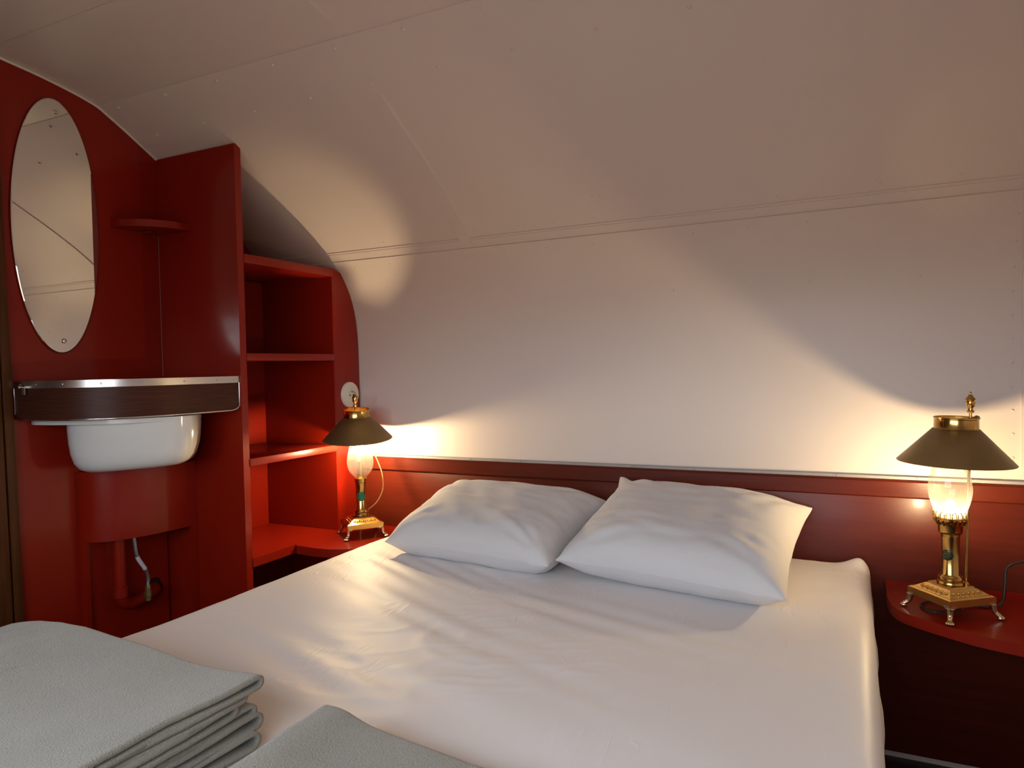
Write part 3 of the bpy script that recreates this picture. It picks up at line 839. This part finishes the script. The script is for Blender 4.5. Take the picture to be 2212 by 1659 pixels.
# ------------------------------------------------------------------- lamps
def lamp(loc, rz, label, gallery, bulb_z, bulb_mat, badge, cord_pts, cordm, dz=0.0, shade_off=(0, 0), rod_top=(.048, 0), tilts=()):
    L = tag(empty('table_lamp', loc, rz), label, 'lamp', 'brass lamps beside the bed')
    Hs = .058                       # half plate
    # plate with stepped, ornamented pyramid
    bm = bmesh.new()
    def frustum(h0, h1, z0, z1):
        a = [bm.verts.new((sx*h0, sy*h0, z0)) for sx, sy in ((-1, -1), (1, -1), (1, 1), (-1, 1))]
        b = [bm.verts.new((sx*h1, sy*h1, z1)) for sx, sy in ((-1, -1), (1, -1), (1, 1), (-1, 1))]
        for i in range(4): bm.faces.new((a[i], a[(i+1) % 4], b[(i+1) % 4], b[i]))
        bm.faces.new(list(reversed(a))); bm.faces.new(b)
    frustum(Hs, Hs, .036, .046); frustum(Hs*.97, Hs*.90, .046, .0485); frustum(Hs*.86, Hs*.56, .0485, .060); frustum(Hs*.54, Hs*.50, .060, .0635)
    link_mesh('base_plate', bm, M_BRASS, L)
    # raised leaf ornament on the sloping faces
    bm = bmesh.new()
    for k in range(4):
        R = Matrix.Rotation(k*PI/2, 4, 'Z')
        for i in range(6):
            u = (i-2.5)*.0125
            c = R @ Vector((u, -Hs*.72, .0535)); nn = R @ Vector((0, -.55, .85))
            bm_dome(bm, c, nn, .0056, .0022, 10)
            c2 = R @ Vector((u+.006, -Hs*.80, .0505)); 
            if i < 5: bm_dome(bm, c2, nn, .0032, .0018, 8)
    link_mesh('leaf_ornament', bm, M_BRASS, L, True, 60)
    # apron frame and four paw feet
    bm = bmesh.new()
    for k in range(4):
        R = Matrix.Rotation(k*PI/2, 4, 'Z')
        v0 = len(bm.verts)
        b2 = bmesh.new(); bm_box(b2, -Hs+.001, Hs-.001, -Hs+.0005, -Hs+.004, .031, .0365)
        bmesh.ops.transform(b2, matrix=R, verts=b2.verts); tmp = bpy.data.meshes.new('t'); b2.to_mesh(tmp); b2.free(); bm.from_mesh(tmp); bpy.data.meshes.remove(tmp)
    link_mesh('apron', bm, M_BRASS, L)
    for k in range(4):
        a = PI/4+k*PI/2
        bm = bmesh.new()
        path = smooth_path([(.0765, 0, .030), (.077, 0, .024), (.0785, 0, .016), (.083, 0, .010), (.089, 0, .0065)], 5)
        rr = [.0075-.003*i/(len(path)-1)*1.2 if i < 12 else .0052 for i in range(len(path))]
        bm_tube(bm, path, rr, 10)
        for sgn in (-1, 1):                    # flat bracket turning down at the corner
            b2 = bmesh.new()
            bm_prism(b2, [(0, 0, .0365), (0, 0, .016), (.0065, 0, .016), (.0085, 0, .027), (.016, 0, .031), (.016, 0, .0365)], (0, .003, 0))
            bmesh.ops.transform(b2, matrix=Matrix.Translation((.0815, 0, 0)) @ Matrix.Rotation(PI-sgn*PI/4, 4, 'Z') @ Matrix.Translation((0, -.003 if sgn < 0 else 0, 0)), verts=b2.verts)
            tmp = bpy.data.meshes.new('t'); b2.to_mesh(tmp); b2.free(); bm.from_mesh(tmp); bpy.data.meshes.remove(tmp)
        for q in (-.0058, -.002, .002, .0058):
            bmesh.ops.create_uvsphere(bm, u_segments=10, v_segments=8, radius=.0034, matrix=Matrix.Translation((.0915-abs(q)*.35, q, .0034)) @ Matrix.Diagonal((1.9, .85, 1, 1)))
        bmesh.ops.transform(bm, matrix=Matrix.Rotation(a, 4, 'Z'), verts=bm.verts)
        link_mesh('paw_foot', bm, M_PAW, L, True, 60)
    # column with mouldings
    ct = .172
    lathe('column', [(.0255, .0635), (.0265, .066), (.0255, .069), (.0225, .0705), (.0225, .0735), (.0245, .076), (.0235, .079), (.0195, .082), (.0175, .085),
                     (.0172, ct-.012), (.0182, ct-.008), (.0182, ct)], M_BRASS, L, 40)
    if gallery:
        lathe('burner_collar', [(.0182, ct), (.0225, ct+.003), (.0235, ct+.006), (.0235, ct+.020), (.028, ct+.026), (.0305, ct+.030), (.0305, ct+.036), (.0285, ct+.038), (.027, ct+.038)], M_BRASS, L, 40)
        bm = bmesh.new(); nn = 18
        for i in range(nn):                   # pierced crown: little arches and a ribbed skirt
            t = 2*PI*i/nn; r = .0325; w = .0052
            arch = [(r, -w/2*1.6, ct+.036), (r, -w/2*1.6, ct+.046), (r+.0005, -w*.4, ct+.0505), (r+.0005, w*.4, ct+.0505), (r, w/2*1.6, ct+.046), (r, w/2*1.6, ct+.036)]
            R = Matrix.Rotation(t, 3, 'Z'); bm_tube(bm, [R @ Vector(p) for p in arch], .0009, 6)
            bm_tube(bm, [R @ Vector((.0262, 0, ct+.021)), R @ Vector((.0318, 0, ct+.033))], .0021, 6)
        bm_lathe(bm, [(.0328, ct+.0355), (.0338, ct+.0365), (.0328, ct+.0375), (.0318, ct+.0365)], 40, close=True)
        link_mesh('gallery_crown', bm, M_BRASS, L, True, 60)
        c0 = ct+.036
        gl = [(.0255, c0), (.0300, c0+.012), (.0365, c0+.030), (.0412, c0+.052), (.0415, c0+.066), (.0385, c0+.088), (.0320, c0+.112), (.0255, c0+.136), (.0225, c0+.160), (.0215, c0+.185)]
    else:
        lathe('burner_collar', [(.0182, ct), (.0205, ct+.002), (.0205, ct+.014), (.0185, ct+.016), (.0165, ct+.016)], M_BRASS, L, 40)
        c0 = ct+.014
        gl = [(.0165, c0), (.0190, c0+.004), (.0300, c0+.016), (.0385, c0+.030), (.0422, c0+.048), (.0418, c0+.062), (.0385, c0+.084), (.0320, c0+.108), (.0255, c0+.134), (.0225, c0+.160), (.0215, c0+.190)]
    glp = [(v.x, v.z) for v in smooth_path([(r, 0, z) for r, z in gl], 4)]
    bm = bmesh.new(); bm_lathe(bm, [(0.0, glp[0][1])] if False else glp, 48)
    # open tube: drop the end caps
    caps = [f for f in bm.faces if len(f.verts) > 4]; bmesh.ops.delete(bm, geom=caps, context='FACES_ONLY')
    link_mesh('glass_chimney', bm, M_GLASS, L, True, 60)
    # bulb holder and bulb
    lathe('bulb_holder', [(.0135, c0-.004), (.0135, c0+.004), (.0095, c0+.006), (.0085, max(c0+.008, bulb_z-.044)), (.0115, max(c0+.009, bulb_z-.040)), (.0115, max(c0+.010, bulb_z-.028)), (.008, max(c0+.011, bulb_z-.0265))], M_BRASS, L, 24)
    bm = bmesh.new()
    k_ = .66 if gallery else .72
    bl = [(r_*k_, z_*k_*.72) for r_, z_ in ((.006, -.026), (.0125, -.019), (.0165, -.008), (.0168, .003), (.0135, .015), (.008, .026), (.0, .034))]
    bm_lathe(bm, [(r, z+bulb_z) for r, z in bl], 20)
    link_mesh('light_bulb', bm, bulb_mat, L, True, 60)
    # shade: flared cone, bright ring on top
    sx, sy = shade_off
    r0, r1, z0, z1 = .1115, .0430, .322, .396
    sh_prof = [(r0, z0), (r0+.0008, z0+.001), (r1+.0006, z1), (r1-.0006, z1), (r0-.0012, z0+.0012)]
    bm = bmesh.new(); bm_lathe(bm, sh_prof, 64, (0, 0, 0), close=True)
    TR = Matrix.Identity(4)
    for ax, an in tilts:                       # the shade sits a little crooked on its rod
        TR = Matrix.Rotation(math.radians(an), 4, Matrix.Rotation(-rz, 3, 'Z') @ Vector(ax)) @ TR
    T = Matrix.Translation((sx, sy, dz)) @ Matrix.Translation((0, 0, .36)) @ TR @ Matrix.Translation((0, 0, -.36))
    bmesh.ops.transform(bm, matrix=T, verts=bm.verts)
    shd = link_mesh('lamp_shade', bm, M_OLDBRASS, L, True, 50)
    bm = bmesh.new(); bm_lathe(bm, [(.0436, .392), (.0444, .394), (.0436, .396), (.0424, .398), (.0420, .416), (.0436, .4175), (.0436, .4195), (.0420, .4205), (.0408, .4190), (.0408, .394)], 64, close=True)
    bmesh.ops.transform(bm, matrix=T, verts=bm.verts)
    link_mesh('shade_ring', bm, M_BRASS, shd, True, 30)
    # support rod, finial, side knob
    rb = Vector((.040, 0, .058)); rt = Vector((rod_top[0], rod_top[1], .430+dz))
    bm = bmesh.new(); bm_tube(bm, [rb, rb.lerp(rt, .5), rt], .0030, 12); bm_lathe(bm, [(.0065, 0), (.0065, .004), (.004, .008)], 16, (rb.x, rb.y, .056))
    link_mesh('support_rod', bm, M_BRASS, L, True, 50)
    lathe('finial', [(.006, 0), (.0075, .002), (.0075, .004), (.005, .006), (.0045, .010), (.0085, .015), (.0095, .021), (.0085, .026), (.0105, .028), (.0098, .030), (.005, .036), (.0028, .040), (.0032, .043), (.0012, .0455)], M_BRASS, L, 24, (rt.x, rt.y, rt.z-.002))
    bm = bmesh.new(); bm_tube(bm, [(rt.x-.006, rt.y, .415+dz), (rt.x+.012, rt.y, .415+dz)], .0026, 10)
    bmesh.ops.create_uvsphere(bm, u_segments=16, v_segments=10, radius=.008, matrix=Matrix.Translation((rt.x+.016, rt.y, .415+dz)) @ Matrix.Diagonal((.55, 1, .8, 1)))
    link_mesh('clamp_knob', bm, M_OLDBRASS, L, True, 60)
    if gallery:                                # frosted cap added in the ring to dim the light above
        bm = bmesh.new(); bm_lathe(bm, [(.0400, .4115), (.0400, .4130), (.020, .4145), (.0004, .4150), (.0004, .4135), (.020, .4130)], 48, close=True)
        bmesh.ops.transform(bm, matrix=T, verts=bm.verts)
        link_mesh('dimming_cap', bm, M_CAP, shd, True, 40)
    # badge on the column
    kind, bang, bz, bw, bh, bmat = badge
    bm = bmesh.new(); R = .0176; n = 28; ring_o, ring_i = [], []
    for i in range(n):
        t = 2*PI*i/n; a = bang+bw*math.cos(t)/R; z = bz+bh*math.sin(t)
        ring_o.append(bm.verts.new((R*math.cos(a), R*math.sin(a), z)))
        a2 = bang+bw*.93*math.cos(t)/R; z2 = bz+bh*.93*math.sin(t); R2 = R+.0006
        ring_i.append((a2, z2, R2))
    # curved cap in concentric rings
    prev = ring_o
    for s in (.93, .6, .3):
        cur_ = []
        for i in range(n):
            t = 2*PI*i/n; a = bang+bw*s*math.cos(t)/R; z = bz+bh*s*math.sin(t)
            cur_.append(bm.verts.new(((R+.0006)*math.cos(a), (R+.0006)*math.sin(a), z)))
        for i in range(n): bm.faces.new((prev[i], prev[(i+1) % n], cur_[(i+1) % n], cur_[i]))
        prev = cur_
    bm.faces.new(prev)
    bo = link_mesh('sticker' if kind == 'sticker' else 'badge', bm, bmat, L, True, 80)
    if kind != 'sticker':                      # engraved lines of lettering across the oval
        bm = bmesh.new()
        for dz in (-.0035, 0, .0035):
            ww = bw*.6*(1-abs(dz)/.012)
            bm_tube(bm, [((R+.0008)*math.cos(bang+ww*k/8/R), (R+.0008)*math.sin(bang+ww*k/8/R), bz+dz) for k in range(-8, 9)], .00045, 5)
        link_mesh('badge_engraving', bm, M_BRASS, bo)
    if cord_pts:
        c = tube('cord', smooth_path(cord_pts, 8), .0022, cordm, None, 8); c.parent = L
    return L

RZ = math.radians(38)
RA = RZ+PI/2+math.radians(12)
lampA = lamp((-1.452, 1.842, ZB+.001), RA, 'lit brass table lamp with a round green sticker on its column, beside the shelving unit', False, .286, M_BULB_A,
     ('sticker', math.radians(-52)-RA, .128, .0145, .0150, M_GREEN),
     None, M_GOLDCORD, dz=-.008, shade_off=(.004, .006), rod_top=(.036, .004), tilts=(((.9, .437, 0), 6.0),))
# cord of the left lamp bows out towards the pillow (lamp-local frame is turned by 128 degrees)
def to_local(rz, off): 
    c, s = math.cos(-rz), math.sin(-rz); return (off[0]*c-off[1]*s, off[0]*s+off[1]*c, off[2])
ux, uy = .9, .437
cw = [(.018*ux-.02, .018*uy+.035, .33), (.034*ux-.015, .034*uy+.03, .275), (.048*ux-.01, .048*uy+.03, .235), (.060*ux, .060*uy+.02, .19), (.060*ux, .060*uy+.02, .145), (.045*ux, .045*uy+.01, .105), (.022*ux, .022*uy, .083)]
c = tube('cord', smooth_path([to_local(RA, p) for p in cw], 8), .0020, M_GOLDCORD, None, 8); c.parent = lampA

lampB = lamp((.187, 1.776, TZ+.001), RZ-PI/2+PI/2, 'lit brass table lamp with a crown-shaped burner, on the rounded red bedside table', True, .232, M_BULB_B,
     ('badge', math.radians(-118)-RZ, .128, .0130, .0115, M_BADGE),
     None, M_CORD, dz=.005, shade_off=(.011, -.004), rod_top=(.054, .0), tilts=(((.105, .994, 0), 1.6),))
cw = [(.02, .01, .006), (-.03, -.02, .003), (-.055, .02, .003), (-.02, .06, .003), (.04, .055, .003), (.085, .06, .003), (.105, .075, .012), (.112, .085, .05), (.118, .095, .085), (.150, .10, .100), (.21, .11, .104), (.30, .13, .104)]
c = tube('cord', smooth_path([to_local(RZ, p) for p in cw], 8), .0027, M_CORD, None, 8); c.parent = lampB

# ------------------------------------------------------------------ light
wd = bpy.data.worlds.new('daylight'); sc.world = wd; wd.use_nodes = True
nt = wd.node_tree; bg = nt.nodes['Background']
tc = nt.nodes.new('ShaderNodeTexCoord'); sx = nt.nodes.new('ShaderNodeSeparateXYZ'); nt.links.new(tc.outputs['Generated'], sx.inputs[0])
cr = nt.nodes.new('ShaderNodeValToRGB'); mrn = nt.nodes.new('ShaderNodeMapRange'); mrn.inputs['From Min'].default_value = -1; mrn.inputs['From Max'].default_value = 1
nt.links.new(sx.outputs['Z'], mrn.inputs['Value']); nt.links.new(mrn.outputs['Result'], cr.inputs['Fac'])
cr.color_ramp.elements[0].position = .47; cr.color_ramp.elements[0].color = (.35, .275, .225, 1)
cr.color_ramp.elements[1].position = .53; cr.color_ramp.elements[1].color = (.83, .91, 1.0, 1)
nt.links.new(cr.outputs['Color'], bg.inputs['Color']); bg.inputs['Strength'].default_value = 8.3
pl = bpy.data.lights.new('window_portal', 'AREA'); pl.shape = 'RECTANGLE'; pl.size = WX1-WX0; pl.size_y = WZ1-WZ0
pl.cycles.is_portal = True
po = bpy.data.objects.new('window_portal', pl); COL.objects.link(po); po.location = ((WX0+WX1)/2, fy(1)-.05, (WZ0+WZ1)/2); po.rotation_euler = (PI/2, 0, 0)

# ----------------------------------------------------------------- camera
cam = bpy.data.cameras.new('camera'); co = bpy.data.objects.new('camera', cam); COL.objects.link(co)
yaw, pit, rol, f = .452029405, -.0243856286, -.0214390113, 1517.84275
fw = Vector((-math.sin(yaw)*math.cos(pit), math.cos(yaw)*math.cos(pit), math.sin(pit)))
rt = Vector((math.cos(yaw), math.sin(yaw), 0)); up = rt.cross(fw)
c_, s_ = math.cos(rol), math.sin(rol)
r2, u2 = rt*c_+up*s_, up*c_-rt*s_
m = Matrix((r2, u2, -fw)).transposed().to_4x4(); m.translation = (0, 0, CZ)
co.matrix_world = m
cam.sensor_fit = 'HORIZONTAL'; cam.sensor_width = 36; cam.lens = 36*f/2212; cam.clip_start = .02
sc.camera = co

vs = sc.view_settings
sc.display_settings.display_device = 'sRGB'
vs.view_transform = 'Standard'; vs.look = 'None'; vs.exposure = 0.06; vs.gamma = 1; vs.use_curve_mapping = False
cy = sc.cycles
cy.use_denoising = True; cy.max_bounces = 10; cy.diffuse_bounces = 6; cy.glossy_bounces = 5; cy.transparent_max_bounces = 12
cy.sample_clamp_indirect = 4; cy.caustics_reflective = False; cy.caustics_refractive = False
